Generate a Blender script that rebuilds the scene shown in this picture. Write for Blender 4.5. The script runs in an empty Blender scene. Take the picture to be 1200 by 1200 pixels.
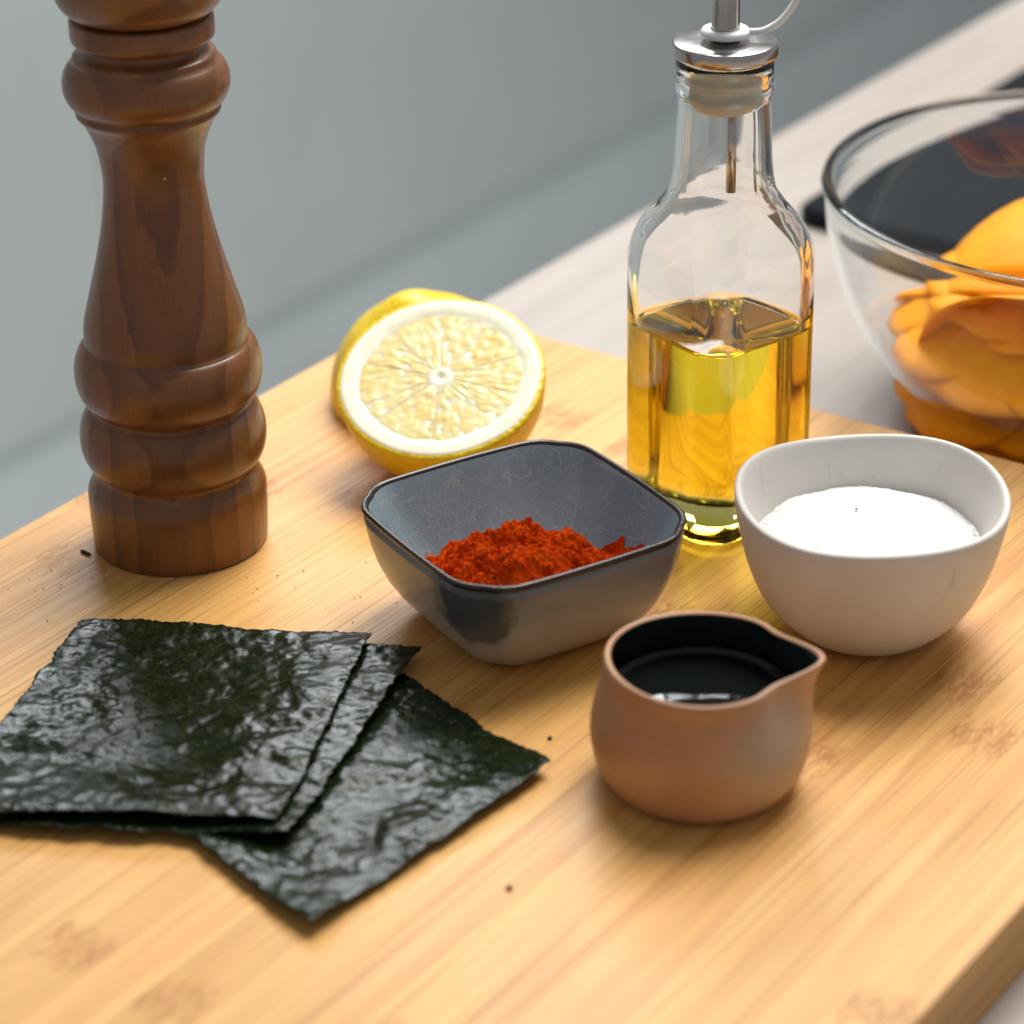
import bpy, math, random
from math import sin, cos, pi, radians, sqrt, exp, atan2, hypot
from mathutils import Vector, Matrix, noise

S = bpy.context.scene
COL = S.collection
random.seed(7)

# ------------------------------------------------------------------ camera
PITCH, ROLL, DIST = radians(27.2), radians(-1.0), 1.0
fw = Vector((0, cos(PITCH), -sin(PITCH)))
rt0 = Vector((1, 0, 0)); up0 = Vector((0, sin(PITCH), cos(PITCH)))
rt = rt0 * cos(ROLL) + up0 * sin(ROLL)
up = -rt0 * sin(ROLL) + up0 * cos(ROLL)
cam_d = bpy.data.cameras.new('camera')
cam = bpy.data.objects.new('camera', cam_d); COL.objects.link(cam)
cl = -fw * DIST
cam.matrix_world = Matrix(((rt.x, up.x, -fw.x, cl.x), (rt.y, up.y, -fw.y, cl.y), (rt.z, up.z, -fw.z, cl.z), (0, 0, 0, 1)))
cam_d.sensor_width = 36; cam_d.lens = 99.0
cam_d.clip_start = 0.01; cam_d.clip_end = 60
cam_d.dof.use_dof = True; cam_d.dof.focus_distance = 0.935; cam_d.dof.aperture_fstop = 7.5
S.camera = cam

# ------------------------------------------------------------------ world and lamps
W = bpy.data.worlds.new('World'); S.world = W; W.use_nodes = True
bg = W.node_tree.nodes['Background']
bg.inputs[0].default_value = (0.95, 0.97, 1.0, 1); bg.inputs[1].default_value = 0.29

def area(name, loc, target, sx, sy, power, color):
    d = bpy.data.lights.new(name, 'AREA'); d.shape = 'RECTANGLE'; d.size = sx; d.size_y = sy
    d.energy = power; d.color = color
    o = bpy.data.objects.new(name, d); COL.objects.link(o); o.location = loc
    o.rotation_euler = (Vector(target) - Vector(loc)).to_track_quat('-Z', 'Y').to_euler()
    return o
area('window_light', (0.45, 0.80, 1.75), (0.0, 0.0, 0.0), 1.15, 1.15, 60, (1.0, 0.965, 0.91))
area('side_window_light', (-0.22, 2.15, 1.46), (0.0, -0.05, 0.0), 1.05, 0.42, 22, (0.93, 0.97, 1.0))

S.view_settings.view_transform = 'Standard'
S.view_settings.look = 'None'
S.view_settings.exposure = 0.0
S.view_settings.gamma = 1.0
S.render.engine = 'CYCLES'
cy = S.cycles
cy.use_denoising = True
cy.max_bounces = 16; cy.transmission_bounces = 14; cy.glossy_bounces = 6; cy.diffuse_bounces = 5
cy.blur_glossy = 0.6; cy.sample_clamp_indirect = 8
cy.caustics_refractive = True; cy.caustics_reflective = True

# ------------------------------------------------------------------ helpers
def mesh_data(name, verts, faces, mat=None, smooth=True):
    me = bpy.data.meshes.new(name)
    me.from_pydata([tuple(v) for v in verts], [], faces); me.update()
    if smooth:
        me.polygons.foreach_set('use_smooth', [True] * len(me.polygons))
    if mat: me.materials.append(mat)
    return me

def obj(name, verts, faces, mat=None, parent=None, smooth=True, loc=None):
    o = bpy.data.objects.new(name, mesh_data(name, verts, faces, mat, smooth)); COL.objects.link(o)
    if parent: o.parent = parent
    if loc: o.location = loc
    return o

def tag(o, label=None, cat=None, group=None, kind=None):
    if label: o['label'] = label
    if cat: o['category'] = cat
    if group: o['group'] = group
    if kind: o['kind'] = kind
    return o

def thing(name, label, cat, loc=(0, 0, 0), rz=0, group=None):
    o = bpy.data.objects.new(name, None); COL.objects.link(o); o.empty_display_size = 0.02
    o.location = loc; o.rotation_euler = (0, 0, rz)
    return tag(o, label, cat, group)

def loft(rings, cap0=True, cap1=True):
    n = len(rings[0]); V = []; F = []
    for r in rings: V += r
    for i in range(len(rings) - 1):
        for j in range(n):
            k = (j + 1) % n
            F.append((i * n + j, i * n + k, (i + 1) * n + k, (i + 1) * n + j))
    if cap0:
        c = len(V); V.append(sum((Vector(p) for p in rings[0]), Vector()) / n)
        F += [(c, (j + 1) % n, j) for j in range(n)]
    if cap1:
        c = len(V); b = (len(rings) - 1) * n; V.append(sum((Vector(p) for p in rings[-1]), Vector()) / n)
        F += [(c, b + j, b + (j + 1) % n) for j in range(n)]
    return V, F

def circ(r, z, n=72, cx=0, cy_=0):
    return [Vector((cx + r * cos(2 * pi * j / n), cy_ + r * sin(2 * pi * j / n), z)) for j in range(n)]

def lathe(prof, n=72, cap0=True, cap1=True):
    return loft([circ(max(r, 1e-5), z, n) for r, z in prof], cap0, cap1)

def rsq(a, rc, z, k=10, rot=0.0):
    P = []
    for q in range(4):
        cx = (a - rc) * (1 if q in (0, 3) else -1); cyy = (a - rc) * (1 if q in (0, 1) else -1)
        for i in range(k):
            t = q * pi / 2 + (i / (k - 1)) * pi / 2
            x, y = cx + rc * cos(t), cyy + rc * sin(t)
            P.append(Vector((x * cos(rot) - y * sin(rot), x * sin(rot) + y * cos(rot), z)))
    return P

def spline(pts, m=6):
    """Catmull-Rom through (a,b) pairs"""
    out = []; P = [pts[0]] + list(pts) + [pts[-1]]
    for i in range(1, len(P) - 2):
        p0, p1, p2, p3 = (Vector(P[i + d]) for d in (-1, 0, 1, 2))
        for s in range(m):
            t = s / m
            out.append(tuple(0.5 * ((2 * p1) + (p2 - p0) * t + (2 * p0 - 5 * p1 + 4 * p2 - p3) * t * t + (3 * p1 - p0 - 3 * p2 + p3) * t ** 3)))
    out.append(tuple(pts[-1])); return out

def tube(path, r, n=12):
    path = [Vector(p) for p in path]; rings = []
    for i, p in enumerate(path):
        t = (path[min(i + 1, len(path) - 1)] - path[max(i - 1, 0)]).normalized()
        a = t.cross(Vector((0.13, 0.31, 0.94))).normalized(); b = t.cross(a)
        rr = r[i] if isinstance(r, (list, tuple)) else r
        rings.append([p + a * rr * cos(2 * pi * j / n) + b * rr * sin(2 * pi * j / n) for j in range(n)])
    return loft(rings)

def box(x0, x1, y0, y1, z0, z1, bev=0.0):
    if bev <= 0:
        V = [(x, y, z) for z in (z0, z1) for y in (y0, y1) for x in (x0, x1)]
        return V, [(0, 2, 3, 1), (4, 5, 7, 6), (0, 1, 5, 4), (2, 6, 7, 3), (0, 4, 6, 2), (1, 3, 7, 5)]
    b = bev
    def rect(i, z): return [Vector((x0 + i, y0 + i, z)), Vector((x1 - i, y0 + i, z)), Vector((x1 - i, y1 - i, z)), Vector((x0 + i, y1 - i, z))]
    return loft([rect(b, z0), rect(0, z0 + b), rect(0, z1 - b), rect(b * .3, z1 - b * .3), rect(b, z1)])

def fbm(p, o=5, h=1.0, l=2.1):
    return noise.fractal(Vector(p), h, l, o)

def xf(V, M): return [M @ Vector(v) for v in V]

# ------------------------------------------------------------------ materials
class NT:
    def __init__(s, name):
        s.m = bpy.data.materials.new(name); s.m.use_nodes = True
        s.t = s.m.node_tree; s.b = s.t.nodes['Principled BSDF']; s.out = s.t.nodes['Material Output']
    def n(s, typ, **kw):
        nd = s.t.nodes.new(typ)
        for k, v in kw.items():
            if k.startswith('_'): setattr(nd, k[1:], v)
            else:
                key = int(k[1:]) if k[0] == 'i' and k[1:].isdigit() else k.replace('__', ' ')
                s.set(nd.inputs[key], v)
        return nd
    def set(s, inp, v):
        if hasattr(v, 'is_output') or hasattr(v, 'links'): s.t.links.new(v, inp)
        elif isinstance(v, (tuple, list)) and len(v) == 3 and inp.type == 'RGBA': inp.default_value = (*v, 1)
        else: inp.default_value = v
    def p(s, **kw):
        for k, v in kw.items(): s.set(s.b.inputs[k.replace('__', ' ')], v)
        return s
    def coord(s, kind='Object'): return s.n('ShaderNodeTexCoord').outputs[kind]
    def map(s, vec, scale=(1, 1, 1), loc=(0, 0, 0), rot=(0, 0, 0)):
        return s.n('ShaderNodeMapping', Vector=vec, Scale=scale, Location=loc, Rotation=rot).outputs[0]
    def noise(s, vec, scale, detail=4, rough=.55, dist=0.0):
        return s.n('ShaderNodeTexNoise', Vector=vec, Scale=scale, Detail=detail, Roughness=rough, Distortion=dist).outputs['Fac']
    def ramp(s, fac, *stops):
        r = s.n('ShaderNodeValToRGB', Fac=fac); e = r.color_ramp.elements
        while len(e) < len(stops): e.new(0.5)
        for el, (pos, c) in zip(e, stops):
            el.position = pos; el.color = (*c, 1) if isinstance(c, (tuple, list)) else (c, c, c, 1)
        return r.outputs[0]
    def mix(s, fac, a, b, mode='MIX'):
        m = s.n('ShaderNodeMix', _data_type='RGBA', _blend_type=mode)
        s.set(m.inputs[0], fac); s.set(m.inputs[6], a); s.set(m.inputs[7], b); return m.outputs[2]
    def math(s, op, a, b=0.0, c=None, clamp=False):
        m = s.n('ShaderNodeMath', _operation=op, _use_clamp=clamp); s.set(m.inputs[0], a); s.set(m.inputs[1], b)
        if c is not None: s.set(m.inputs[2], c)
        return m.outputs[0]
    def bump(s, h, strength=.3, dist=.001, normal=None):
        b = s.n('ShaderNodeBump', Height=h, Strength=strength, Distance=dist)
        if normal is not None: s.set(b.inputs['Normal'], normal)
        return b.outputs[0]

def m_bamboo(name='bamboo'):
    t = NT(name); co = t.coord(); oi = t.n('ShaderNodeObjectInfo')
    rnd = oi.outputs['Random']
    off = t.n('ShaderNodeCombineXYZ', X=t.math('MULTIPLY', rnd, 37.0), Y=t.math('MULTIPLY', rnd, 91.0), Z=t.math('MULTIPLY', rnd, 13.0)).outputs[0]
    v = t.n('ShaderNodeVectorMath', _operation='ADD', i0=co, i1=off).outputs[0]
    fine = t.noise(t.map(v, (9, 1100, 700)), 1.0, 3, .6)
    mid = t.noise(t.map(v, (6, 260, 200)), 1.0, 4, .6, .4)
    wide = t.noise(t.map(v, (5, 45, 40)), 1.0, 3, .5, .6)
    c1 = t.ramp(mid, (.25, (.48, .205, .044)), (.5, (.66, .340, .094)), (.72, (.77, .465, .165)))
    c2 = t.mix(t.math('MULTIPLY', rnd, .75), c1, (.74, .42, .122))
    tone = t.ramp(wide, (.3, (.80, .72, .62)), (.55, (1, 1, 1)), (.75, (1.05, 1.0, .95)))
    c3 = t.mix(.85, c2, tone, 'MULTIPLY')
    fl = t.ramp(fine, (.30, (.42, .30, .20)), (.45, (1, 1, 1)))
    c4 = t.mix(.7, c3, fl, 'MULTIPLY')
    # bamboo node: a ragged brown mark across each strip, one every ~24 cm
    sx = t.n('ShaderNodeSeparateXYZ', Vector=co)
    wob = t.math('MULTIPLY', t.math('SUBTRACT', t.noise(t.map(v, (30, 170, 60)), 1.0, 3, .7), .5), .036)
    px = t.math('ADD', t.math('ADD', sx.outputs[0], t.math('MULTIPLY', rnd, 5.3)), wob)
    fr = t.math('PINGPONG', px, .125)
    band = t.ramp(t.math('DIVIDE', fr, .125), (.0, 1.0), (.045, .9), (.095, 0.0))
    brk = t.ramp(t.noise(t.map(v, (190, 620, 200)), 1.0, 3, .75), (.40, .05), (.58, 1.0))
    nodem = t.math('MULTIPLY', t.math('MULTIPLY', band, brk), .9)
    c5 = t.mix(nodem, c4, (.40, .155, .018))
    t.p(Base__Color=c5, Roughness=t.ramp(fine, (.2, .52), (.8, .38)), Normal=t.bump(t.math('ADD', fine, t.math('MULTIPLY', nodem, .8)), .35, .0003))
    t.b.inputs['Specular IOR Level'].default_value = .45
    return t.m

def m_walnut():
    t = NT('turned_walnut'); co = t.coord()
    v = t.map(co, (1, 1, .30), (.004, .016, -.008), (radians(13), radians(-9), 0))
    w = t.noise(v, 55, 3, .5)
    d = t.n('ShaderNodeVectorMath', _operation='ADD', i0=v, i1=t.n('ShaderNodeCombineXYZ', X=t.math('MULTIPLY', w, .008), Y=t.math('MULTIPLY', w, .008), Z=0.0).outputs[0]).outputs[0]
    rings = t.n('ShaderNodeTexWave', _wave_type='RINGS', _rings_direction='Z', _wave_profile='SAW', Vector=d, Scale=44.0, Distortion=2.0, Detail=2.0, Detail__Scale=1.2).outputs['Fac']
    fib = t.noise(t.map(co, (900, 900, 30)), 1.0, 3, .6)
    blot = t.noise(co, 34, 3, .5)
    c = t.ramp(rings, (.0, (.235, .085, .020)), (.6, (.19, .066, .015)), (.9, (.115, .037, .008)), (1.0, (.175, .061, .014)))
    c = t.mix(t.ramp(blot, (.35, .0), (.7, .55)), c, (.21, .078, .018))
    c = t.mix(.6, c, t.ramp(fib, (.3, (.70, .66, .62)), (.55, (1, 1, 1))), 'MULTIPLY')
    dots = t.ramp(t.n('ShaderNodeTexVoronoi', Vector=co, Scale=95.0).outputs['Distance'], (.045, 1.0), (.06, 0.0))
    c = t.mix(t.math('MULTIPLY', dots, t.ramp(blot, (.56, 0.0), (.57, 1.0))), c, (.85, .83, .8))     # salt grains sticking to it
    t.p(Base__Color=c, Roughness=t.ramp(fib, (.3, .44), (.7, .30)), Normal=t.bump(fib, .25, .0003))
    t.b.inputs['Coat Weight'].default_value = .28; t.b.inputs['Coat Roughness'].default_value = .16
    return t.m

def m_plain(name, col, rough=.5, metal=0.0, noise_scale=60, var=.12, bump=.0, bscale=300, spec=None):
    t = NT(name); co = t.coord()
    f = t.noise(co, noise_scale, 4, .55)
    c = t.mix(1.0, col, t.ramp(f, (.3, (1 - var, 1 - var, 1 - var)), (.7, (1 + var * .5,) * 3)), 'MULTIPLY')
    t.p(Base__Color=c, Roughness=t.ramp(f, (.3, max(rough - .05, .02)), (.7, min(rough + .05, 1))), Metallic=metal)
    if bump: t.p(Normal=t.bump(t.noise(co, bscale, 3, .6), bump, .0005))
    if spec is not None: t.b.inputs['Specular IOR Level'].default_value = spec
    return t.m

def m_glass(name, col=(1, 1, 1), ior=1.5, rough=0.0, absorb=None, dens=0.0):
    t = NT(name)
    w = t.noise(t.coord(), 60, 2, .5)
    t.p(Base__Color=col, IOR=ior, Roughness=rough)
    t.b.inputs['Transmission Weight'].default_value = 1.0
    if ior == 1.5: t.p(Normal=t.bump(w, .02, .001))
    if absorb:
        va = t.n('ShaderNodeVolumeAbsorption', Color=absorb, Density=dens)
        t.t.links.new(va.outputs[0], t.out.inputs['Volume'])
    return t.m

M = {}
M['bamboo'] = m_bamboo()
M['walnut'] = m_walnut()
M['glass'] = m_glass('clear_glass', (1, 1, 1), 1.5, 0, (.75, .95, .85), 6)
t = NT('golden_oil')          # the oil's index equals the glass wall's: its own skin bends no light, the body of oil absorbs
t.t.links.new(t.n('ShaderNodeBsdfTransparent').outputs[0], t.out.inputs['Surface'])
t.t.links.new(t.n('ShaderNodeVolumeAbsorption', Color=(.985, .905, .015), Density=62.0).outputs[0], t.out.inputs['Volume']); M['oil'] = t.m
M['bowl_glass'] = m_glass('reflection_tinted_glass', (1, 1, 1), 1.5, 0, (.55, .85, .92), 18)  # clear glass; the cooktop's blue-grey reflection is put into its tint
M['steel'] = m_plain('brushed_steel', (.50, .48, .465), .2, 1.0, 90, .1)
M['white_plastic'] = m_plain('white_plastic', (.85, .86, .86), .4, 0, 80, .04)
M['stopper'] = m_plain('cream_plastic', (.84, .77, .56), .45, 0, 80, .06)
M['cabinet'] = m_plain('cabinet_paint', (.51, .55, .545), .45, 0, 6, .04)
M['plinth'] = m_plain('plinth_paint', (.60, .65, .66), .4, 0, 6, .04)
M['floor'] = m_plain('floor_vinyl', (.58, .605, .615), .5, 0, 5, .05)

# ------------------------------------------------------------------ setting: countertop, floor, cabinets
ANG = radians(54.6)
U = Vector((cos(ANG), sin(ANG), 0)); N = Vector((sin(ANG), -cos(ANG), 0))     # U: along the counter's edge, N: across it
E0 = Vector((.0018, .2712, 0))
def m_counter():
    t = NT('greige_laminate'); co = t.coord()
    g = t.noise(t.map(co, (3, 60, 60)), 1.0, 5, .6, .8)
    h = t.noise(t.map(co, (2, 9, 9)), 1.0, 3, .5)
    c = t.ramp(g, (.25, (.31, .265, .232)), (.5, (.39, .345, .31)), (.75, (.44, .395, .36)))
    c = t.mix(.5, c, t.ramp(h, (.3, (.85, .83, .80)), (.7, (1, 1, 1))), 'MULTIPLY')
    t.p(Base__Color=c, Roughness=.42, Normal=t.bump(g, .08, .0004)); return t.m
V, F = box(-1.2, 3.2, -.80, 0, -.04, 0, .002)
ct = tag(obj('countertop', V, F, m_counter(), smooth=False, loc=(E0.x, E0.y, -.025)), kind='structure'); ct.rotation_euler.z = ANG
V, F = box(-1.2, 3.2, -.79, -.03, -.90, -.0401)
cb = tag(obj('counter_base', V, F, M['cabinet'], smooth=False, loc=(E0.x, E0.y, -.025)), kind='structure'); cb.rotation_euler.z = ANG
V, F = box(-3, 7, -4, 4, -.05, 0)
fl = tag(obj('floor', V, F, M['floor'], smooth=False, loc=(E0.x, E0.y, -.925)), kind='structure'); fl.rotation_euler.z = ANG

cab = thing('kitchen_cabinet', 'grey kitchen base cabinets with plain doors, blurred beyond the counter', 'cabinet', (E0 - N * 1.2).to_tuple()[:2] + (-.925,), ANG)
V, F = box(-2, 6, .03, .60, .16, .93); obj('carcass', V, F, M['cabinet'], cab, False)
V, F = box(-2, 6, .022, .60, .0, .1598); obj('plinth', V, F, M['plinth'], cab, False)
V, F = box(-2, 6, -.02, .60, .9302, .965, .002); obj('worktop', V, F, M['plinth'], cab, False)
for k in range(8):
    V, F = box(-2 + k * 1.0 + .0015, -1 + k * 1.0 - .0015, .008, .0298, .155, .925, .002)
    d = obj('door', V, F, M['cabinet'], cab, False)
    hx = -2 + k + (.94 if k % 2 else .06)
    V, F = tube([(hx, .008, .70), (hx, -.02, .705), (hx, -.02, .83), (hx, .008, .835)], .005, 8); obj('handle', V, F, M['steel'], d)
V, F = loft([circ(.018, 0, 20), circ(.022, .004, 20), circ(.016, .05, 20), circ(.013, .06, 20)])  # low dark tapered stub on the floor before the plinth
tag(obj('dark_stub', V, F, m_plain('dark_matte', (.05, .055, .055), .6), loc=(E0 - N * 1.15 + U * 1.32).to_tuple()[:2] + (-.925,)), 'small dark tapered stub on the floor before the cabinets', 'door stop')

# black cooktop let into the counter
ckt = thing('cooktop', 'black glass cooktop lying flat on the counter behind the mixing bowl', 'cooktop', (.132, .338, -.025), ANG)
M['black_glass'] = m_plain('black_glass', (.008, .011, .014), .14, 0, 20, .1, spec=.08)
rings = []
def rrect(x0, x1, y0, y1, rc, z, k=6):
    P = []
    for cx, cyy, a0 in ((x1 - rc, y1 - rc, 0), (x0 + rc, y1 - rc, 90), (x0 + rc, y0 + rc, 180), (x1 - rc, y0 + rc, 270)):
        for i in range(k): a = radians(a0 + 90 * i / (k - 1)); P.append(Vector((cx + rc * cos(a), cyy + rc * sin(a), z)))
    return P
V, F = loft([rrect(0, .58, -.52, 0, .012, .0002), rrect(0, .58, -.52, 0, .012, .006), rrect(.002, .578, -.518, -.002, .010, .008)])
obj('glass_plate', V, F, M['black_glass'], ckt, False)
M['print'] = m_plain('grey_print', (.25, .26, .27), .4)
for (x, y, r) in ((.16, -.14, .085), (.16, -.38, .07), (.42, -.14, .07), (.42, -.38, .095)):
    a = circ(r, .0082, 48, x, y); b = circ(r - .002, .0082, 48, x, y); a2 = [p + Vector((0, 0, .0002)) for p in a]; b2 = [p + Vector((0, 0, .0002)) for p in b]
    V, F = loft([b, a, a2, b2, b], False, False); obj('cooking_zone_ring', V, F, M['print'], ckt, False)

# ------------------------------------------------------------------ cutting board (laminated bamboo strips)
BL, BW, NS = .56, .394, 20
FARP = Vector((.0925, .0980, 0))                 # a point on the far edge
LEFT = Vector((-.1375, .0450, 0))                # a point on the left edge
u_far = FARP.dot(U); n_left = LEFT.dot(N)
borig = U * (u_far - BL) + N * n_left            # near-left corner
board = thing('cutting_board', 'thick bamboo cutting board of glued strips lying on the counter', 'cutting board', (borig.x, borig.y, -.025), ANG)
sw = BW / NS
V, F = box(0, BL, -sw + .00002, -.00002, 0.0002, .025, .00012)
sm = mesh_data('strip', V, F, M['bamboo'], False)
for k in range(NS):
    o = bpy.data.objects.new('strip', sm); COL.objects.link(o); o.parent = board; o.location = (0, -sw * k, 0)

# ------------------------------------------------------------------ pepper mill
mill = thing('pepper_mill', 'tall turned dark brown wooden pepper mill with ringed foot', 'pepper mill', (-.1159, -.0146, 0), radians(25))
def arc(zc, rc, hr, hz, a0, a1, m=10):
    return [(rc + hr * cos(radians(a0 + (a1 - a0) * i / m)), zc + hz * sin(radians(a0 + (a1 - a0) * i / m))) for i in range(m + 1)]
prof = [(.006, .0006), (.029, .0006), (.0296, .0002), (.0302, .0008), (.0304, .003), (.0308, .012), (.0309, .0205), (.0306, .0222), (.0298, .0240), (.0282, .0262), (.0272, .0275), (.0270, .0288)]
prof += arc(.0411, .0262, .0058, .0112, -78, 74)
prof += [(.0272, .0524), (.0271, .0532)]
prof += arc(.0652, .0258, .0061, .0114, -76, 66)
prof += [(.0277, .0758), (.0276, .0766)]
prof += spline([(.0276, .0766), (.0272, .0835), (.0246, .0934), (.0213, .1057), (.0185, .1179), (.0168, .1300), (.0168, .1370), (.0180, .1455), (.0209, .1530), (.0231, .1562)], 5)
prof += [(.0236, .1568), (.0237, .1576), (.0233, .1582)]
prof += arc(.1668, .0212, .0060, .0082, -72, 70)
prof += [(.0231, .1750), (.0233, .1757), (.0230, .1764), (.0221, .1769), (.0206, .1776), (.0197, .1788), (.0196, .1798), (.0202, .1806), (.0224, .1812), (.0231, .1818), (.0233, .1830), (.0233, .1876), (.0230, .1886), (.0222, .1890), (.012, .1891)]
V, F = lathe(prof, 96); obj('body', V, F, M['walnut'], mill)
hp = [(.012, .1893), (.0205, .1894), (.0206, .1902)] + spline([(.0232, .1906), (.0262, .1940), (.0285, .2010), (.0288, .2080), (.0268, .2150), (.0215, .2215), (.0140, .2255), (.0080, .2268)], 5) + [(.003, .2270)]
V, F = lathe(hp, 96); obj('head', V, F, M['walnut'], mill)
V, F = lathe([(.004, .2268), (.0062, .2275), (.0066, .2310), (.0060, .2360), (.0035, .2385), (.001, .2390)], 32); obj('finial_nut', V, F, M['steel'], mill)

# ------------------------------------------------------------------ oil bottle
BX, BY = .0724, -.0008
BROT = radians(37)
bottle = thing('oil_bottle', 'square clear glass oil bottle half full of golden oil', 'bottle', (BX, BY, 0), 0)
A, RC = .0258, .0112
outer = [(.020, .010, .0022), (.0222, .0105, .0008), (.0240, .011, .0010), (.0253, .0112, .0024), (A, RC, .005), (A, RC, .03), (A, RC, .065), (A, RC, .094), (.0257, .0116, .099), (.0252, .0125, .1035), (.0242, .0140, .1080), (.0226, .0155, .1120), (.0206, .0170, .1155), (.0188, .0170, .1188), (.0176, .0171, .1222), (.0171, .0170, .1257), (.0165, .0165, .132), (.0160, .0160, .142), (.0154, .0154, .1520), (.0155, .0155, .1545), (.0163, .0163, .1555), (.0166, .0166, .1568), (.0163, .0163, .1582), (.0162, .0162, .1600), (.0163, .0163, .1655), (.0160, .0160, .1672), (.0150, .0150, .1676)]
OILZ = .0712
inner = [(.0140, .0140, .1670), (.0136, .0136, .162), (.0130, .0130, .1515), (.0136, .0136, .142), (.0143, .0143, .130), (.0150, .0149, .1240), (.0160, .0150, .1200), (.0178, .0150, .1158), (.0200, .0142, .1115), (.0216, .0125, .1075), (.0226, .0110, .1030), (.0231, .0100, .098), (.0232, .0095, .090), (.0232, .0095, OILZ + .0022), (.0230, .0094, OILZ + .0012), (.0224, .0090, OILZ + .0004), (.0214, .0085, OILZ), (.0211, .0084, OILZ - .00005), (.0205, .0082, OILZ - .00006), (.014, .006, OILZ - .00008), (.004, .003, OILZ - .0001)]
rings = [rsq(.008, .006, .0042, 12, BROT)] + [rsq(a, min(rc, a - 1e-5), z, 12, BROT) for a, rc, z in outer + inner]
V, F = loft(rings); obj('glass_body', V, F, M['glass'], bottle)
oring = [(.006, .004, .0098), (.014, .008, .0083), (.0206, .009, .0076), (.0227, .0096, .0097), (.0233, .0097, .014), (.0233, .0097, .05), (.0233, .0097, OILZ + .0010), (.0224, .0090, OILZ + .0003), (.0214, .0085, OILZ - .0001), (.012, .006, OILZ - .0002), (.004, .003, OILZ - .0002)]
V, F = loft([rsq(a, rc, z, 12, BROT) for a, rc, z in oring])
tag(obj('olive_oil', V, F, M['oil'], loc=(BX, BY, 0)), 'golden yellow olive oil filling the lower half of the glass bottle', 'oil')
# pourer: cap, stopper, spout
sp = thing('bottle_pourer', 'steel pouring spout with cream stopper and white strap on the oil bottle', 'pourer', (BX, BY, .1677), 0)
V, F = lathe([(.004, .0001), (.0170, .0001), (.0174, .0004), (.0176, .0010), (.0176, .0040), (.0174, .0046), (.0168, .0049), (.0100, .0050), (.004, .0050)], 64); obj('cap_disc', V, F, M['steel'], sp)
pr = [(.003, -.0002), (.0134, -.0002), (.0137, -.0012), (.0137, -.0024), (.0116, -.0030), (.0116, -.0066), (.0131, -.0070), (.0131, -.0086), (.0112, -.0092), (.0112, -.0120), (.0126, -.0124), (.0126, -.0140), (.0106, -.0148), (.0092, -.0180), (.0085, -.0186), (.003, -.0188)]
V, F = lathe(pr[::-1], 48); obj('stopper', V, F, M['stopper'], sp)
V, F = lathe([(.0036, .0049), (.0050, .0051), (.0047, .0080), (.0046, .03), (.0042, .060), (.0040, .085), (.0030, .0852)], 32); obj('spout_tube', V, F, M['steel'], sp)
V, F = tube([(.0030, .002, -.0186), (.0030, .002, -.032), (.0030, .002, -.0480)], .0017, 14); obj('air_tube', V, F, M['steel'], sp)
V, F = lathe([(.0049, .0066), (.0076, .0064), (.0081, .0070), (.0082, .0078), (.0076, .0087), (.0058, .0091), (.0049, .0090)], 40, False, False); obj('collar', V, F, M['white_plastic'], sp)
pts = [(.0074, -.001, .0078), (.012, -.002, .0080), (.0175, -.002, .0110), (.0225, -.001, .0170), (.0255, .001, .0260), (.0262, .003, .0400), (.022, .004, .060), (.012, .003, .080), (.004, .000, .0875)]
pp = []
for i in range(len(pts) - 1):
    for s in range(5): pp.append(Vector(pts[i]).lerp(Vector(pts[i + 1]), s / 5))
pp.append(Vector(pts[-1]))
for _ in range(3): pp = [pp[0]] + [(pp[i - 1] + pp[i] * 2 + pp[i + 1]) / 4 for i in range(1, len(pp) - 1)] + [pp[-1]]
V, F = tube(pp, .00120, 10); st = obj('strap', V, F, M['white_plastic'], sp)
V, F = lathe([(.001, .0853), (.0050, .0853), (.0054, .087), (.0050, .093), (.001, .094)], 24); obj('spout_cover', V, F, M['white_plastic'], sp)

# ------------------------------------------------------------------ square grey bowl
GX, GY = .0035, -.0768
GROT = radians(31)
def m_grey_in():
    t = NT('crackle_glaze'); co = t.coord()
    wv = t.n('ShaderNodeVectorMath', _operation='ADD', i0=co, i1=t.n('ShaderNodeVectorMath', _operation='SCALE', i0=t.n('ShaderNodeTexNoise', Vector=co, Scale=70.0, Detail=2.0).outputs['Color'], Scale=.010).outputs[0]).outputs[0]
    def crack(sc, wdt): 
        vo = t.n('ShaderNodeTexVoronoi', _feature='DISTANCE_TO_EDGE', Vector=wv, Scale=sc).outputs['Distance']
        return t.ramp(vo, (0.0, 1.0), (wdt, 0.0))
    cr = t.math('MAXIMUM', crack(200, .028), t.math('MULTIPLY', crack(430, .03), .7))
    fade = t.ramp(t.noise(co, 45, 2, .5), (.35, .35), (.6, 1.0))
    cr = t.math('MULTIPLY', cr, fade)
    blot = t.noise(co, 38, 4, .55)
    c = t.ramp(blot, (.3, (.15, .235, .29)), (.6, (.21, .30, .355)), (.8, (.27, .345, .385)))
    c = t.mix(t.math('MULTIPLY', cr, .5), c, (.55, .57, .55))
    t.p(Base__Color=c, Roughness=.22, Normal=t.bump(cr, .12, .0002)); t.b.inputs['Coat Weight'].default_value = .9; t.b.inputs['Coat Roughness'].default_value = .06
    return t.m
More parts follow.
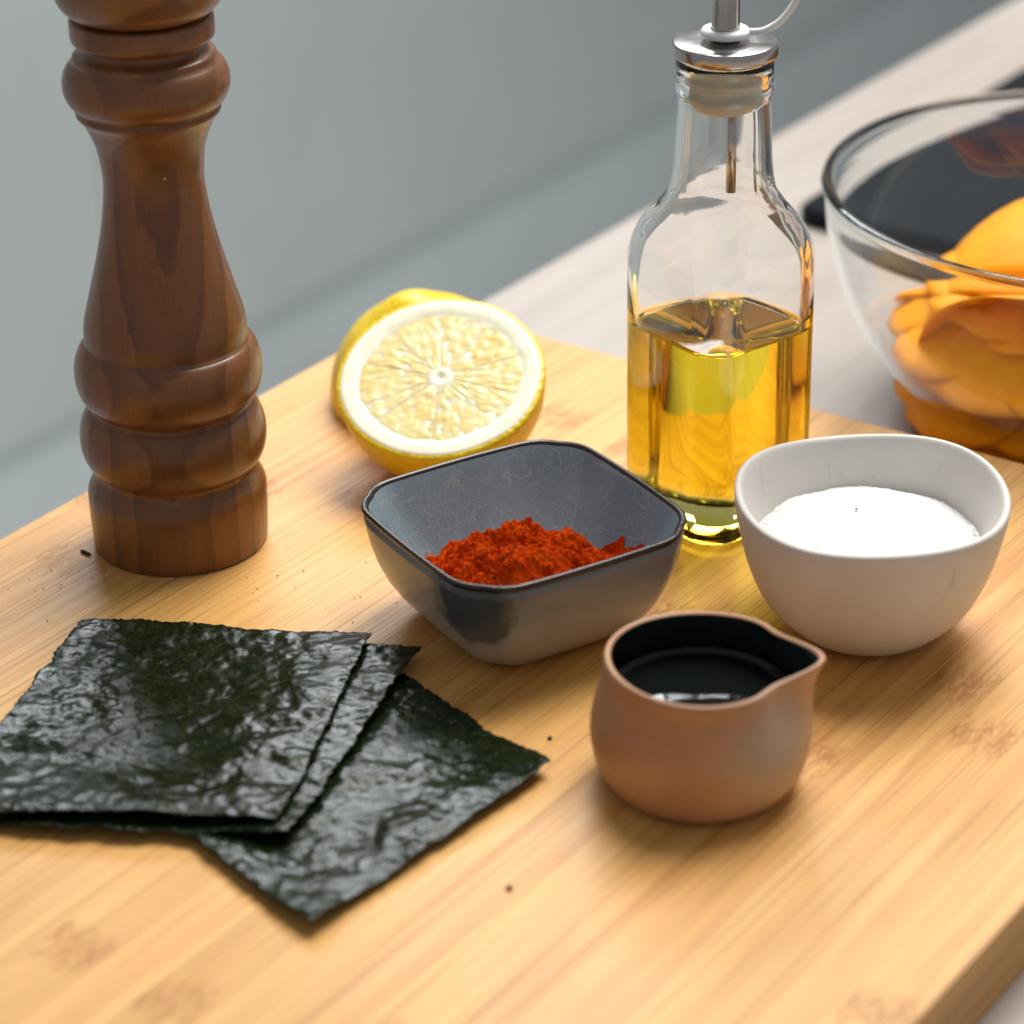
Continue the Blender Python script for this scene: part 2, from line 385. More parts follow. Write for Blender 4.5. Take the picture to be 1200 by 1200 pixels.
def m_grey_out():
    t = NT('grey_stoneware_glaze'); co = t.coord(); z = t.n('ShaderNodeSeparateXYZ', Vector=co).outputs[2]
    n1 = t.noise(co, 30, 3, .5); n2 = t.noise(co, 120, 4, .6)
    lvl = t.math('ADD', z, t.math('MULTIPLY', t.math('SUBTRACT', n1, .5), .02))
    c = t.ramp(t.math('MULTIPLY', lvl, 25.0), (.15, (.44, .40, .345)), (.45, (.34, .335, .325)), (.75, (.19, .21, .225)))
    # dark glaze run on the corner towards the board's near edge
    vo = t.n('ShaderNodeVectorMath', _operation='DISTANCE', i0=t.n('ShaderNodeVectorMath', _operation='MULTIPLY', i0=co, i1=(1, 1, 1.25)).outputs[0], i1=(-.0165, -.048, .036)).outputs['Value']
    run = t.ramp(t.math('ADD', vo, t.math('MULTIPLY', t.math('SUBTRACT', t.noise(co, 75, 4, .6), .5), .030)), (.0125, 1.0), (.0165, 0.0))
    c = t.mix(t.math('MULTIPLY', run, .8), c, (.040, .047, .052))
    sp_ = t.ramp(t.n('ShaderNodeTexVoronoi', Vector=co, Scale=110.0).outputs['Distance'], (.06, 1.0), (.11, 0.0))
    c = t.mix(t.math('MULTIPLY', sp_, t.ramp(n2, (.55, 0.0), (.62, .8))), c, (.07, .05, .04))
    t.p(Base__Color=c, Roughness=t.ramp(n2, (.3, .16), (.7, .28)), Normal=t.bump(n2, .05, .0004)); return t.m
M['grey_in'] = m_grey_in(); M['grey_out'] = m_grey_out()
M['rim_dark'] = m_plain('dark_glaze_rim', (.028, .020, .016), .25, 0, 150, .3)
gb = thing('square_bowl', 'small square grey crackle-glazed bowl with dark rim holding red powder', 'bowl', (GX, GY, 0), 0)
GA = .0425; GH = .0402
def gring(s, z, inset=0.0, bulge=.0022, rcf=.40, k=9, m=7):
    """rounded square with slightly bowed sides, scaled by s"""
    a = (GA * s - inset); rc = max(a * rcf, .002); P = []
    for q in range(4):
        cx = (a - rc) * (1 if q in (0, 3) else -1); cyy = (a - rc) * (1 if q in (0, 1) else -1)
        for i in range(k):
            th = q * pi / 2 + i / (k - 1) * pi / 2
            P.append((cx + rc * cos(th), cyy + rc * sin(th)))
        nx = {0: (-(a - rc), a), 1: (-a, -(a - rc)), 2: (a - rc, -a), 3: (a, a - rc)}[q]
        x0, y0 = P[-1]
        for i in range(1, m):
            f = i / m; P.append((x0 + (nx[0] - x0) * f, y0 + (nx[1] - y0) * f))
    out = []
    for x, y in P:
        mx = max(abs(x), abs(y)); mn = min(abs(x), abs(y)); bf = 1 + bulge / GA * (1 - (mn / mx) ** 2) 
        x *= bf; y *= bf
        out.append(Vector((x * cos(GROT) - y * sin(GROT), x * sin(GROT) + y * cos(GROT), z)))
    return out
gsec = [(.50, .0012), (.565, .0002), (.600, .0004), (.635, .0014), (.695, .0038), (.775, .0080), (.850, .0135), (.910, .0200), (.954, .0270), (.980, .0340)]
V, F = loft([gring(s, z) for s, z in gsec] + [gring(.990, .0384)] + [gring(.955, .0384)], True, False); obj('outer_wall', V, F, M['grey_out'], gb)
V, F = loft([gring(.9905, .0380), gring(.999, .0388), gring(1.0, .0396), gring(.992, .0402), gring(.975, .0403), gring(.962, .0398), gring(.955, .0390)], False, False); obj('rim', V, F, M['rim_dark'], gb)
gin = [(.9555, .0392), (.945, .0382), (.915, .0350), (.86, .0290), (.79, .0225), (.70, .0155), (.60, .0098), (.48, .0062), (.30, .0048), (.10, .0045)]
V, F = loft([gring(s, z, rcf=.40 + (1 - s) * .3) for s, z in gin], False, True); obj('inner_glaze', V, F, M['grey_in'], gb)

# paprika heap
def m_paprika():
    t = NT('paprika'); co = t.coord()
    a = t.noise(co, 900, 5, .7); b = t.noise(co, 160, 4, .6)
    c = t.ramp(b, (.3, (.36, .026, .001)), (.5, (.53, .050, .002)), (.72, (.64, .088, .004)))
    c = t.mix(.6, c, t.ramp(a, (.3, (.5, .42, .4)), (.6, (1, 1, 1))), 'MULTIPLY')
    t.p(Base__Color=c, Roughness=.95, Normal=t.bump(a, .7, .0006)); t.b.inputs['Specular IOR Level'].default_value = .04; return t.m
M['paprika'] = m_paprika()
def gin_z(x, y):
    """inner surface height of the square bowl at local x,y"""
    c_, s_ = cos(-GROT), sin(-GROT); lx, ly = x * c_ - y * s_, x * s_ + y * c_
    m_ = (abs(lx) ** 5 + abs(ly) ** 5) ** .2 / (GA * 1.03)
    for (s0, z0), (s1, z1) in zip(gin, gin[1:]):
        if m_ >= s1: return z1 + (z0 - z1) * (m_ - s1) / (s0 - s1) if m_ <= s0 else z0
    return gin[-1][1]
HCX, HCY = -.0005, -.0075
nr, na = 110, 240; V = []; F = []
clumps = [(.016, .004, .0075, .0042), (.022, -.006, .005, .0036), (-.004, .006, .008, .004), (-.014, .000, .006, .003), (-.002, -.010, .007, .0035), (.010, -.004, .006, .003), (-.018, .006, .005, .002), (.006, .009, .005, .003)]
def heap_h(x, y):
    rr = hypot(x / .043, y / .032)
    h = .0325 * max(0, 1 - rr ** 2.0) ** .75 if rr < 1 else 0
    for cx, cyy, r, a in clumps:
        d = hypot(x - cx, y - cyy) / r
        if d < 1: h += a * sqrt(1 - d * d)
    return h
hb = .0055
for i in range(nr + 1):
    f = i / nr
    for j in range(na):
        th = 2 * pi * j / na
        edge = 1 + .16 * fbm((cos(th) * 2.2, sin(th) * 2.2, 4.0), 4)
        x = .0420 * f * cos(th) * edge; y = .0310 * f * sin(th) * edge
        base = gin_z(x + HCX, y + HCY) + .0002
        h = hb + heap_h(x / edge, y / edge) * .82
        q = Vector((x, y, 0))
        h += .0030 * fbm(q * 150, 5, .7) + .0012 * abs(fbm(q * 480 + Vector((3, 1, 0)), 3))
        e = min(1, (1 - f) * 9)
        h += .0007 * fbm(q * 1100 + Vector((9, 2, 0)), 2)
        z = (h if h > base else base - .0006) * e + (base - .0006) * (1 - e)
        V.append((x, y, z))
for i in range(nr):
    for j in range(na):
        k = (j + 1) % na; F.append((i * na + j, i * na + k, (i + 1) * na + k, (i + 1) * na + j))
heap = tag(obj('paprika_powder', V, F, M['paprika'], loc=(GX + HCX, GY + HCY, 0)), 'clumpy heap of brick red paprika powder inside the grey square bowl', 'powder')
# loose crumbs of powder on the heap and the glaze: one part, too many to count
V = []; F = []
def grain(c, r):
    b = len(V)
    pts_ = [(1, 0, 0), (-1, 0, 0), (0, 1, 0), (0, -1, 0), (0, 0, 1), (0, 0, -1)]
    for p in pts_: V.append(Vector(c) + Vector(p) * r * random.uniform(.6, 1.3))
    for t_ in ((0, 2, 4), (2, 1, 4), (1, 3, 4), (3, 0, 4), (2, 0, 5), (1, 2, 5), (3, 1, 5), (0, 3, 5)): F.append(tuple(b + q for q in t_))
for _ in range(5000):
    th = random.uniform(0, 2 * pi); f = random.uniform(.25, 1) ** .6
    x, y = .0425 * f * cos(th), .0315 * f * sin(th)
    base = gin_z(x + HCX, y + HCY)
    z = max(hb + heap_h(x, y) * .82 + .003 * fbm(Vector((x, y, 0)) * 150, 5, .7), base)
    if base > hb + heap_h(x, y) * .82 + .0015 or base > .030: continue
    grain((x, y, z + .0004), random.choice((.0002, .0003, .0003, .0004, .0007)))
for cx, cyy, n_ in ((.0335, .010, 26), (.036, .003, 34), (.027, .018, 10), (-.024, .012, 14)):
    for _ in range(n_):
        x, y = cx + random.gauss(0, .0016), cyy + random.gauss(0, .0012)
        grain((x, y, gin_z(x + HCX, y + HCY) + .0005), random.choice((.0003, .0004, .0006)))
for _ in range(420):
    th = random.uniform(0, 2 * pi); f = 1 + abs(random.gauss(0, .16)); x, y = .036 * f * cos(th), .027 * f * sin(th); zz = gin_z(x + HCX, y + HCY)
    if zz < .030: grain((x, y, zz + .0002), random.choice((.00012, .00016, .00022)))
tag(obj('loose_grains', V, F, M['paprika'], heap, False), kind='stuff')

# ------------------------------------------------------------------ white bowl with salt
WX, WY, WH = .1152, -.0850, .0490
def m_white_bowl():
    t = NT('white_bisque'); co = t.coord()
    n1 = t.noise(co, 28, 3, .5); n2 = t.noise(co, 420, 3, .6)
    c = t.ramp(n1, (.3, (.62, .585, .54)), (.7, (.71, .68, .64)))
    streak = t.noise(t.map(co, (160, 160, 14)), 1.0, 3, .5)
    c = t.mix(t.ramp(streak, (.64, 0.0), (.74, .35)), c, (.50, .42, .35))
    spk = t.ramp(t.n('ShaderNodeTexVoronoi', Vector=co, Scale=95.0).outputs['Distance'], (.035, 1.0), (.06, 0.0))
    c = t.mix(t.math('MULTIPLY', spk, t.ramp(n1, (.58, 0.0), (.62, .5))), c, (.18, .15, .13))
    t.p(Base__Color=c, Roughness=.55, Normal=t.bump(n2, .06, .0003)); return t.m
M['white_bowl'] = m_white_bowl()
def wrm(th):
    return 1 + .006 * cos(2 * th + .6) + .008 * cos(3 * th + 1.2)
def wz(th):
    return .0007 * cos(2 * th - .3) + .0013 * cos(3 * th - 2.0)
def wring(r, z, n=96):
    lift = (z / WH) ** 3
    return [Vector((r * cos(t) * (1 + (wrm(t) - 1) * lift) * 1.035, r * sin(t) * (1 + (wrm(t) - 1) * lift) * 1.10, z + wz(t) * lift)) for t in (2 * pi * j / n for j in range(n))]
wout = [(.012, .0010), (.0165, .0002), (.0190, .0004), (.0228, .0024), (.0272, .0063), (.0326, .0126), (.0364, .0205), (.0391, .0290), (.0409, .0370), (.0420, .0440), (.0423, .0474), (.0420, .0486), (.0411, .0490), (.0402, .0486), (.0396, .0474)]
win = [(.0388, .0440), (.0371, .0370), (.0349, .0290), (.0318, .0210), (.0272, .0140), (.0215, .0092), (.0150, .0064), (.006, .0054)]
wb = thing('white_bowl', 'round white unglazed ceramic bowl with uneven rim, filled with salt', 'bowl', (WX, WY, 0))
V, F = loft([wring(r, z) for r, z in spline(wout, 2) + spline(win, 2)]); obj('bowl_body', V, F, M['white_bowl'], wb)
def m_salt():
    t = NT('salt'); co = t.coord(); a = t.noise(co, 1300, 3, .75)
    t.p(Base__Color=t.ramp(a, (.3, (.80, .81, .825)), (.6, (.90, .90, .905))), Roughness=.6, Normal=t.bump(a, .7, .0006))
    t.b.inputs['Subsurface Weight'].default_value = .0; return t.m
M['salt'] = m_salt()
nr, na = 60, 160; V = []; F = []
def salt_z(x, y, f): return .0308 + .0092 * (1 - f ** 1.8) + .0009 * fbm((x * 60, y * 60, 1), 3) + .0005 * fbm((x * 900, y * 900, 3), 3)
SR = .0366
for i in range(nr + 1):
    f = i / nr
    for j in range(na):
        th = 2 * pi * j / na; rr = SR * f * (1 + (.012 * fbm((cos(th) * 5, sin(th) * 5, 0), 4)) * f); x, y = rr * cos(th), rr * sin(th) * 1.07
        V.append((x, y, salt_z(x, y, f) - (.0012 if i == nr else 0)))
for i in range(nr):
    for j in range(na):
        k = (j + 1) % na; F.append((i * na + j, i * na + k, (i + 1) * na + k, (i + 1) * na + j))
salt = tag(obj('salt_heap', V, F, M['salt'], loc=(WX, WY, 0)), 'fine white salt mounded in the round white bowl', 'salt')
V = []; F = []
for _ in range(900):
    th = random.uniform(0, 2 * pi); f = random.uniform(.9, 1)
    x, y = SR * f * cos(th), SR * f * sin(th); grain((x, y, salt_z(x, y, f) + .0001), random.choice((.0002, .00025, .00035)))
tag(obj('loose_crystals', V, F, M['salt'], salt, False), kind='stuff')
M['speck'] = m_plain('dark_speck', (.03, .03, .03), .6)

# ------------------------------------------------------------------ clay jug
JX, JY, JH = .0548, -.1760, .0420
SPA = radians(-7)     # direction of the lip
def m_clay():
    t = NT('brown_clay'); co = t.coord(); n1 = t.noise(co, 26, 3, .5); n2 = t.noise(co, 500, 3, .6)
    c = t.ramp(n1, (.3, (.40, .190, .088)), (.65, (.53, .30, .165)))
    vo = t.n('ShaderNodeVectorMath', _operation='DISTANCE', i0=co, i1=(.023, -.024, .021)).outputs['Value']
    pat = t.ramp(t.math('ADD', vo, t.math('MULTIPLY', t.math('SUBTRACT', n1, .5), .012)), (.005, .9), (.024, 0.0))
    c = t.mix(pat, c, (.46, .37, .28))
    c = t.mix(.5, c, t.ramp(n2, (.3, (.85, .83, .80)), (.6, (1, 1, 1))), 'MULTIPLY')
    rings_ = t.noise(t.map(co, (3, 3, 420)), 1.0, 2, .5)
    t.p(Base__Color=c, Roughness=.46, Normal=t.bump(t.math('ADD', n2, t.math('MULTIPLY', rings_, .8)), .14, .0004)); return t.m
M['clay'] = m_clay()
M['black_glaze'] = m_plain('black_glaze', (.012, .018, .020), .16, 0, 60, .2)
def jring(r, z, n=112):
    w = max(0, (z - .014) / (JH - .014)); w = w ** 2.2
    P = []
    for j in range(n):
        th = 2 * pi * j / n; d = (th - SPA + pi) % (2 * pi) - pi
        b = .0078 * exp(-(abs(d) / .30) ** 1.7) * w - .0016 * exp(-((abs(d) - .62) / .25) ** 2) * w
        P.append(Vector(((r + b) * cos(th), (r + b) * sin(th), z + .0006 * w * exp(-(d / .3) ** 2) + .0007 * w * cos(2 * th))))
    return P
jug = thing('clay_jug', 'small round brown clay jug with pinched lip and black glazed inside', 'jug', (JX, JY, 0))
jout = [(.018, .0012), (.0235, .0004), (.0262, .0010), (.0285, .0030), (.0312, .0080), (.0326, .0145), (.0328, .0190), (.0320, .0250), (.0304, .0310), (.0291, .0365), (.0288, .0398), (.0287, .0412), (.0282, .0420), (.0274, .0421), (.0267, .0416)]
jin = [(.0266, .0417), (.0264, .0405), (.0268, .0365), (.0280, .0310), (.0294, .0250), (.0298, .0190), (.0288, .0110), (.0250, .0060), (.014, .0045)]
V, F = loft([jring(r, z) for r, z in spline(jout, 3)] , True, False); obj('clay_body', V, F, M['clay'], jug)
V, F = loft([jring(r, z) for r, z in spline(jin, 3)], False, True); obj('inner_glaze', V, F, M['black_glaze'], jug)
t = NT('dark_sauce'); t.p(Base__Color=(.006, .008, .007), Roughness=.04, IOR=1.36); wv = t.noise(t.coord(), 40, 2); t.p(Normal=t.bump(wv, .03, .001)); M['sauce'] = t.m
V, F = loft([jring(0.0256, 0.0267), jring(0.0278, 0.0297), jring(0.0273, 0.0293), jring(0.0267, 0.0288), jring(0.0260, 0.0284), jring(0.0256, 0.0281), jring(0.0242, 0.0280), jring(0.0142, 0.0280), jring(0.0020, 0.0280)]); 
tag(obj('dark_sauce', V, F, M['sauce'], loc=(JX, JY, 0)), 'dark glossy liquid standing inside the brown clay jug', 'liquid')

# ------------------------------------------------------------------ lemon halves
def m_peel():
    t = NT('lemon_peel'); co = t.coord(); v = t.n('ShaderNodeTexVoronoi', _feature='SMOOTH_F1', Vector=co, Scale=520.0, Smoothness=.4).outputs['Distance']
    n1 = t.noise(co, 40, 3, .5)
    c = t.ramp(n1, (.3, (.85, .56, .008)), (.7, (.90, .68, .020)))
    t.p(Base__Color=c, Roughness=.36, Normal=t.bump(t.math('ADD', v, t.math('MULTIPLY', n1, 2.0)), .45, .0007))
    t.b.inputs['Subsurface Weight'].default_value = .25; t.b.inputs['Subsurface Radius'].default_value = (1, .6, .1); t.b.inputs['Subsurface Scale'].default_value = .002
    return t.m
def m_pith():
    t = NT('lemon_pith'); co = t.coord(); n1 = t.noise(co, 260, 4, .6)
    t.p(Base__Color=t.ramp(n1, (.3, (.86, .83, .60)), (.6, (.92, .90, .74))), Roughness=.55, Normal=t.bump(n1, .15, .0005))
    t.b.inputs['Subsurface Weight'].default_value = .4; t.b.inputs['Subsurface Radius'].default_value = (1, .9, .5); t.b.inputs['Subsurface Scale'].default_value = .002
    return t.m
def m_pulp():
    t = NT('lemon_pulp'); co = t.coord(); n1 = t.noise(co, 330, 3, .6); n2 = t.noise(co, 90, 2, .5)
    c = t.ramp(n2, (.3, (.86, .68, .26)), (.7, (.92, .80, .44)))
    t.p(Base__Color=c, Roughness=.16, IOR=1.40, Normal=t.bump(n1, .22, .0007))
    t.b.inputs['Subsurface Weight'].default_value = .6; t.b.inputs['Subsurface Radius'].default_value = (1, .85, .4); t.b.inputs['Subsurface Scale'].default_value = .003
    return t.m
M['peel'], M['pith'], M['pulp'] = m_peel(), m_pith(), m_pulp()
M['membrane'] = M['pith']
LR, LD = .0379, .0400
def lemon_half(label, normal, spin, gx, gy, zc, wedges=True, seed=0, tip=.0075):
    """cut face through the origin facing `normal`; the thing's base is the board point (gx, gy)"""
    root = thing('lemon_half', label, 'lemon', (gx, gy, 0))
    q = Vector(normal).normalized().to_track_quat('Z', 'Y').to_matrix().to_4x4()
    T = Matrix.Translation((0, 0, zc)) @ q @ Matrix.Rotation(spin, 4, 'Z')
    prof = []
    for i in range(26):
        a = radians(90 * i / 25)
        r, z = LR * cos(a) ** .92 if i < 25 else .0, -LD * sin(a)
        if a > radians(62):
            k = (a - radians(62)) / radians(28); z -= tip * k * k * (3 - 2 * k); r = max(r, .0062 * sqrt(max(0, 1 - ((k - .55) / .45) ** 2)) if k > .55 else r)
        prof.append((max(r, .0002), z))
    rings = [circ(LR - .0016, .0001, 96), circ(LR - .0004, -.0001, 96)] + [circ(r, z - .0006 if i < 2 else z, 96) for i, (r, z) in enumerate(prof)]
    rr = []
    for ring in rings:
        o = []
        for p in ring:
            d = 1 + .010 * fbm(p * 45 + Vector((seed, 0, 0)), 3); o.append(Vector((p.x * d, p.y * d, p.z)))
        rr.append(o)
    V, F = loft(rr, False, True); V = xf(V, T); obj('peel', V, F, M['peel'], root)
    # pith: a disc with a raised rounded ring
    pr_ = [(LR - .0013, -.0004), (LR - .0017, .0001), (LR - .0028, .0003), (LR - .0050, .0002), (LR - .0066, .0001), (LR - .0076, -.0002), (LR - .0090, -.0005), (.0046, -.0005), (.0036, .0000), (.0016, -.0004), (.0004, -.0014)]
    rr = []
    for r, z in pr_:
        o = []
        for p in circ(r, z, 96):
            d = 1 + .010 * fbm(Vector((p.x, p.y, 0)) * 45 + Vector((seed, 0, 0)), 3) + (.02 * fbm(p * 120, 2) if r < LR - .004 else 0)
            o.append(Vector((p.x * d, p.y * d, p.z + .00015 * fbm(p * 160, 3))))
        rr.append(o)
    V, F = loft(rr, False, True); obj('pith', xf(V, T), F, M['pith'], root)
    if not wedges: return root
    n_s = 10; rnd = random.Random(5 + seed)
    cuts = [2 * pi * (k + rnd.uniform(-.30, .30)) / n_s for k in range(n_s)]; cuts.append(cuts[0] + 2 * pi)
    for k in range(n_s):
        a0, a1 = cuts[k], cuts[k + 1]; mid_ = (a0 + a1) / 2; ha = (a1 - a0) / 2
        R0, R1 = .0030 + rnd.uniform(0, .0012), LR - .0074 + rnd.uniform(-.0008, .0006); ni, nj = 30, 22; V = []; F = []
        for i in range(ni + 1):
            s = i / ni; r = R0 + (R1 - R0) * s
            gap = .00010 / r
            w = max(ha - gap, .02) * (min(1, (1 - s) / .07 + .25) ** .5 if s > .93 else 1) * (min(1, s / .10 + .25) if s < .1 else 1)
            for j in range(nj + 1):
                q_ = -1 + 2 * j / nj; a = mid_ + w * q_; x, y = r * cos(a), r * sin(a)
                e = (1 - abs(q_) ** 10) * min(1, s * 8) * min(1, (1 - s) * 12)
                # pulp sacs: ridges running along the radius, broken up
                ves = fbm((r * 130, q_ * ha * r * 720 + k * 9.1, seed + 2.0), 3, .8)
                z = -.00045 + (.00010 + .00016 * ves + .00030 * fbm((x * 300, y * 300, 5), 2)) * e
                V.append(T @ Vector((x, y, z)))
        for i in range(ni):
            for j in range(nj):
                b = i * (nj + 1) + j; F.append((b, b + nj + 1, b + nj + 2, b + 1))
        obj('segment', V, F, M['pulp'], root)
    return root
nrm = Vector((-.09, -cos(radians(65)), sin(radians(65))))
lemon_half('juicy lemon half with its cut face turned up towards the board\'s open side', nrm, .4, -.0248, .0325, .0385, True, 0)
lemon_half('lemon half lying cut face down behind the open lemon half', (.16, .10, -1), .2, -.0310, .0960, .0020, True, 3, .0045)

# ------------------------------------------------------------------ nori sheets
def m_nori():
    t = NT('nori'); co = t.coord()
    a = t.noise(co, 560, 5, .7, .5); b = t.noise(co, 60, 4, .6, .8); f = t.noise(t.map(co, (1, 1, 1), rot=(0, 0, .6)), 210, 4, .65, 1.5)
    col = t.ramp(t.math('ADD', t.math('MULTIPLY', a, .6), t.math('MULTIPLY', f, .4)), (.36, (.002, .0045, .002)), (.50, (.006, .012, .0045)), (.62, (.020, .031, .009)), (.72, (.05, .066, .02)))
    h = t.math('ADD', t.math('MULTIPLY', f, 1.6), t.math('MULTIPLY', a, .9))
    t.p(Base__Color=col, Roughness=t.ramp(b, (.35, .27), (.62, .11)), Normal=t.bump(h, .4, .00022)); t.b.inputs['Specular IOR Level'].default_value = .22; return t.m
M['nori'] = m_nori()
def nori(label, P, zf, seed, rag=.0009, th=.00035):
    """P: corners TL, TR, BR, BL in board coordinates; zf(s,t) height"""
    c0 = sum((Vector(p + (0,)) for p in P), Vector()) / 4
    n_ = 150; V = []; F = []
    for layer in (0, 1):
        for i in range(n_ + 1):
            for j in range(n_ + 1):
                s, t_ = j / n_, i / n_
                p = Vector(P[0] + (0,)).lerp(Vector(P[1] + (0,)), s).lerp(Vector(P[3] + (0,)).lerp(Vector(P[2] + (0,)), s), t_)
                ed = min(s, t_, 1 - s, 1 - t_)
                if ed < .02:
                    k = 1 - ed / .02
                    p += Vector((fbm((p.x * 90, p.y * 90, seed), 7, .22), fbm((p.x * 90, p.y * 90, seed + 7), 7, .22), 0)) * rag * .8 * k
                z = zf(s, t_) + .00045 * (1 + fbm((p.x * 70, p.y * 70, seed), 3)) + .0010 * fbm((p.x * 38, p.y * 38, seed + 3), 2) + .00045 * fbm((p.x * 120, p.y * 120, seed), 2) + .00018 * fbm((p.x * 280, p.y * 280, seed), 2) + .00009 * fbm((p.x * 520, p.y * 520, seed), 3)
                V.append((p.x - c0.x, p.y - c0.y, max(z, .0002) + (th if layer else 0)))
    m_ = (n_ + 1) ** 2
    for i in range(n_):
        for j in range(n_):
            a = i * (n_ + 1) + j; F.append((m_ + a, m_ + a + n_ + 1, m_ + a + n_ + 2, m_ + a + 1)); F.append((a, a + 1, a + n_ + 2, a + n_ + 1))
    bd = [j for j in range(n_ + 1)] + [i * (n_ + 1) + n_ for i in range(1, n_ + 1)] + [n_ * (n_ + 1) + j for j in range(n_ - 1, -1, -1)] + [i * (n_ + 1) for i in range(n_ - 1, 0, -1)]
    for i in range(len(bd)):
        a, b = bd[i], bd[(i + 1) % len(bd)]; F.append((a, m_ + a, m_ + b, b))
    return tag(obj('nori_sheet', V, F, M['nori'], loc=(c0.x, c0.y, 0)), label, 'nori', 'nori sheets fanned on the board')
def sm_(x): x = max(0, min(1, x)); return x * x * (3 - 2 * x)
nori('bottom nori sheet, turned so that its corners point at the jug and the board edge', [(-.0565, -.0870), (.0105, -.1730), (-.0572, -.2535), (-.1235, -.1730)],
     lambda s, t_: .0003 + .0040 * sm_((s - .72) / .28) * (1 - .5 * t_) + .0022 * sm_((t_ - .75) / .25) * sm_(s * 2), 1.0)
nori('middle nori sheet showing as a narrow strip along the top sheet', [(-.1350, -.0860), (-.0305, -.1020), (-.0660, -.2100), (-.1690, -.1985)],
     lambda s, t_: .0022 + .0016 * sm_((s - .6) / .4) + .0010 * sm_((t_ - .7) / .3), 12.0, .0014)
nori('top nori sheet of the stack, glossy dark green, uncovered and slightly curled', [(-.1428, -.0785), (-.0462, -.0945), (-.0690, -.2055), (-.1715, -.1960)],
     lambda s, t_: .0036 + .0012 * sm_((s - .6) / .4) + .0030 * sm_((t_ - .72) / .28) - .0010 * sm_((.25 - s) / .25) + .0008 * sin(s * 7 + t_ * 4), 23.0)

# ------------------------------------------------------------------ glass mixing bowl with carrot slices
MX, MY, MZ = .2310, .1240, -.025
MR, MH = .1085, .098
def bowl_r(z):       # outer radius at height z above the foot
    f = min(max(z / MH, 0), 1); return .040 + (MR - .040) * (1 - (1 - f) ** 2.1) ** .62
mb = thing('mixing_bowl', 'large clear glass mixing bowl of orange carrot slices on the counter', 'bowl', (MX, MY, MZ))
op = [(.030, .0015), (.037, .0002), (.0400, .0008)] + [(bowl_r(z), z) for z in (.002, .004, .008, .014, .022, .032, .044, .056, .068, .080, .090)] + [(MR + .0008, .0955), (MR + .0016, .0972), (MR + .0008, .0990), (MR - .0008, .0994), (MR - .0026, .0988), (MR - .0034, .0965)]
ip = [(bowl_r(z) - .0032, z) for z in (.090, .080, .068, .056, .044, .032, .022, .014)] + [(bowl_r(.010) - .006, .0090), (.040, .0052), (.02, .0045)]
V, F = lathe(op + ip, 128); obj('glass_shell', V, F, M['bowl_glass'], mb)
def m_carrot():
    t = NT('carrot'); co = t.coord(); n1 = t.noise(co, 50, 3, .5); n2 = t.noise(co, 300, 3, .6)
    c = t.ramp(n1, (.3, (.96, .31, .001)), (.7, (.98, .38, .002)))
    t.p(Base__Color=c, Roughness=.5, Normal=t.bump(n2, .12, .0006))
    t.b.inputs['Specular IOR Level'].default_value = .15; t.b.inputs['Subsurface Weight'].default_value = .15; t.b.inputs['Subsurface Radius'].default_value = (1, .4, .05); t.b.inputs['Subsurface Scale'].default_value = .005
    return t.m
M['carrot'] = m_carrot()
def slab_mesh(L, Wd, R, thk, seed):
    """curved slice: bent along its length with radius R, tapered, rounded outline"""
    ni, nj = 18, 10; V = []; F = []
    for layer in (0, 1):
        for i in range(ni + 1):
            s = -1 + 2 * i / ni
            wd = Wd / 2 * (1 - .75 * abs(s) ** 3.2) * (1 + .12 * noise.noise(Vector((s * 2, seed, 0))))
            for j in range(nj + 1):
                q = -1 + 2 * j / nj
                a = s * L / 2 / R; rr = R + (thk if layer else 0) * (1 - .5 * abs(q) ** 6)
                y = wd * q; V.append(Vector((rr * sin(a), y, rr * cos(a) - R - .25 * y * y / R + .0012 * noise.noise(Vector((s * 3, q * 2, seed + 4))))))
    m_ = (ni + 1) * (nj + 1)
    for i in range(ni):
        for j in range(nj):
            a = i * (nj + 1) + j; F.append((m_ + a, m_ + a + nj + 1, m_ + a + nj + 2, m_ + a + 1)); F.append((a, a + 1, a + nj + 2, a + nj + 1))
    bd = [j for j in range(nj + 1)] + [i * (nj + 1) + nj for i in range(1, ni + 1)] + [ni * (nj + 1) + j for j in range(nj - 1, -1, -1)] + [i * (nj + 1) for i in range(ni - 1, 0, -1)]
    for i in range(len(bd)):
        a, b = bd[i], bd[(i + 1) % len(bd)]; F.append((a, m_ + a, m_ + b, b))
    return V, F
slabs = []
for k, (L, Wd, R) in enumerate(((.080, .052, .085), (.066, .046, .060), (.098, .056, .066), (.060, .050, .075), (.150, .074, .062))):
    V, F = slab_mesh(L, Wd, R, .0020, k * 3.1); slabs.append(mesh_data('carrot_slice', V, F, M['carrot']))
rg = random.Random(21)
def carrot(k, x, y, z, rz, tx, ty, label):
    o = bpy.data.objects.new('carrot_slice', slabs[k]); COL.objects.link(o)
    o.location = (MX + x, MY + y, MZ + z); o.rotation_euler = (tx, ty, rz)
    return tag(o, label, 'carrot slice', 'carrot slices in the mixing bowl')
LBLS = ('flat orange carrot slice at the very bottom of the glass bowl', 'carrot slice leaning low against the glass bowl wall, just above the bottom',
        'curved carrot slice leaning on the bowl wall in the lower half of the heap', 'curved carrot slice leaning on the bowl wall in the upper half of the heap',
        'carrot slice lying near the top of the heap under the uppermost slices', 'uppermost small carrot slice in the middle of the heap, under the widest arched one')
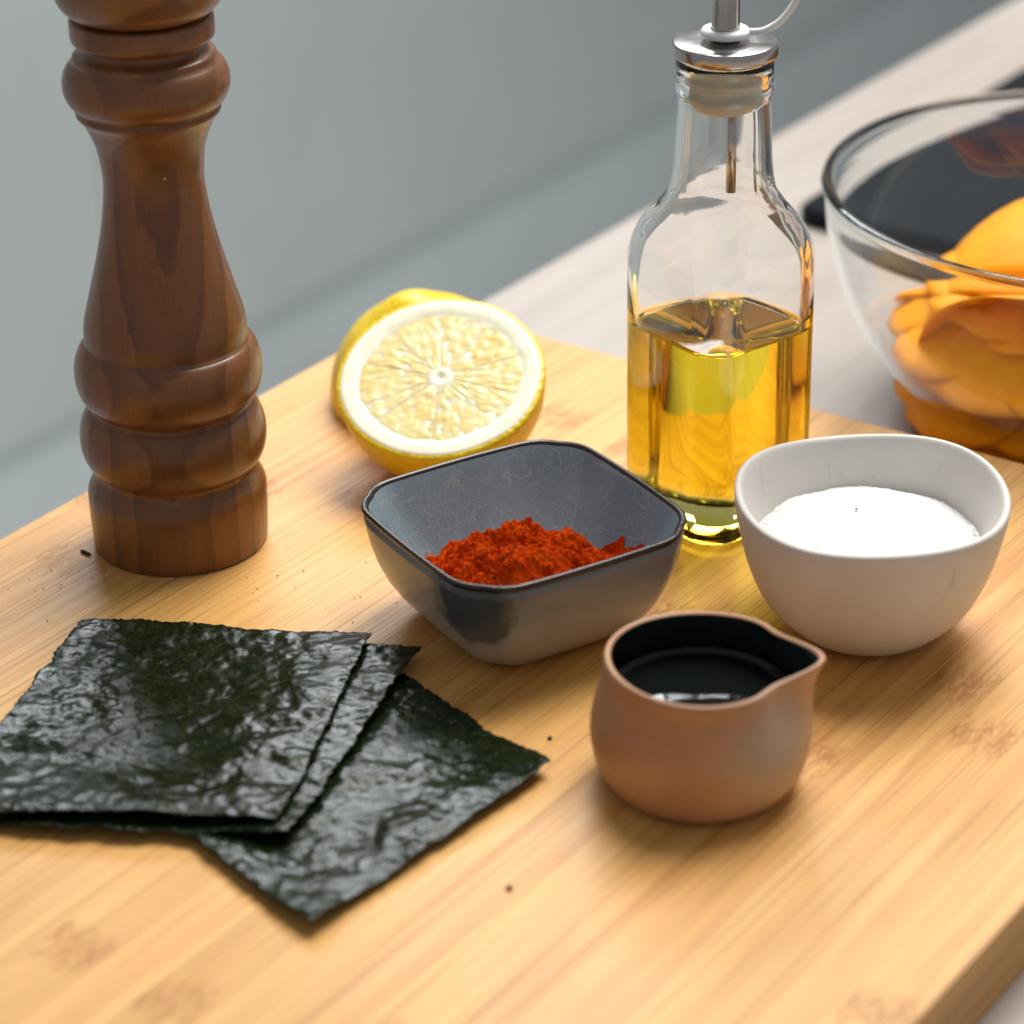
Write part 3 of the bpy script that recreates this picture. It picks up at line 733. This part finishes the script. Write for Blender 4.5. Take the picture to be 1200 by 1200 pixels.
for lay, (z, rad, cnt, tilt) in enumerate(((.011, .026, 6, .15), (.019, .050, 11, .55), (.033, .062, 12, .65), (.047, .062, 12, .45), (.059, .046, 9, .25), (.068, .022, 5, .1))):
    for i in range(cnt):
        a = 2 * pi * (i + .5 * (lay % 2)) / cnt + rg.uniform(-.12, .12)
        # tangential slices leaning on the wall
        rz = a + pi / 2 + rg.uniform(-.35, .35)
        carrot(rg.randrange(4) if lay not in (2, 3) else rg.choice((0, 1, 3)), rad * cos(a), rad * sin(a), z + rg.uniform(-.002, .003), rz, tilt * rg.uniform(.7, 1.2), rg.uniform(-.12, .12), LBLS[lay])
for x, y, z, rz, tx, lb in ((-.008, .006, .0810, 2.75, -.10, 'widest carrot ribbon, arched over the top of the heap'), (-.012, -.034, .0690, 2.45, .42, 'broad carrot ribbon slanting down towards the white bowl'),
                            (.034, -.010, .0760, .55, .25, 'broad carrot ribbon crossing behind the arched top one')):
    carrot(4, x, y, z, rz, tx, .0, lb + ' in the glass bowl')

# ------------------------------------------------------------------ crumbs on the board
def crumb(name, label, cat, x, y, sx, sy, rz, mat, h=.0012):
    rings = []
    for z, f in ((.0002, .8), (h * .5, 1.0), (h, .6)):
        rings.append([Vector((sx * f * cos(t) * (1 + .25 * noise.noise(Vector((cos(t) * 2, sin(t) * 2, x * 90)))), sy * f * sin(t), z)) for t in (2 * pi * j / 10 for j in range(10))])
    V, F = loft(rings); o = tag(obj(name, V, F, mat, loc=(x, y, 0)), label, cat); o.rotation_euler.z = rz
crumb('nori_crumb', 'tiny dark nori flake on the board beside the pepper mill foot', 'crumb', -.1482, -.0262, .0028, .0008, -.7, M['nori'])
crumb('nori_crumb', 'tiny dark crumb on the bare board between nori and jug', 'crumb', .0104, -.1532, .0008, .0006, .2, M['speck'])
crumb('nori_crumb', 'tiny brown crumb on the board in front of the nori corner', 'crumb', -.0026, -.2325, .0011, .0008, .2, m_plain('brown_speck', (.12, .05, .02), .8))
crumb('salt_speck', 'single dark speck lying on the white salt', 'speck', WX - .004, WY + .004, .0005, .0005, 0, M['speck'], .0006)
bpy.data.objects['salt_speck'].location.z = .0402
V = []; F = []
rs = random.Random(3)
for _ in range(55):
    x, y = -.115 + rs.gauss(0, .03), -.055 + rs.gauss(0, .012)
    grain((x, y, .0003), rs.choice((.0002, .0003, .0004)))
tag(obj('spilled_salt', V, F, M['white_plastic']), 'a few spilled white salt grains scattered over the board', 'salt', kind='stuff')
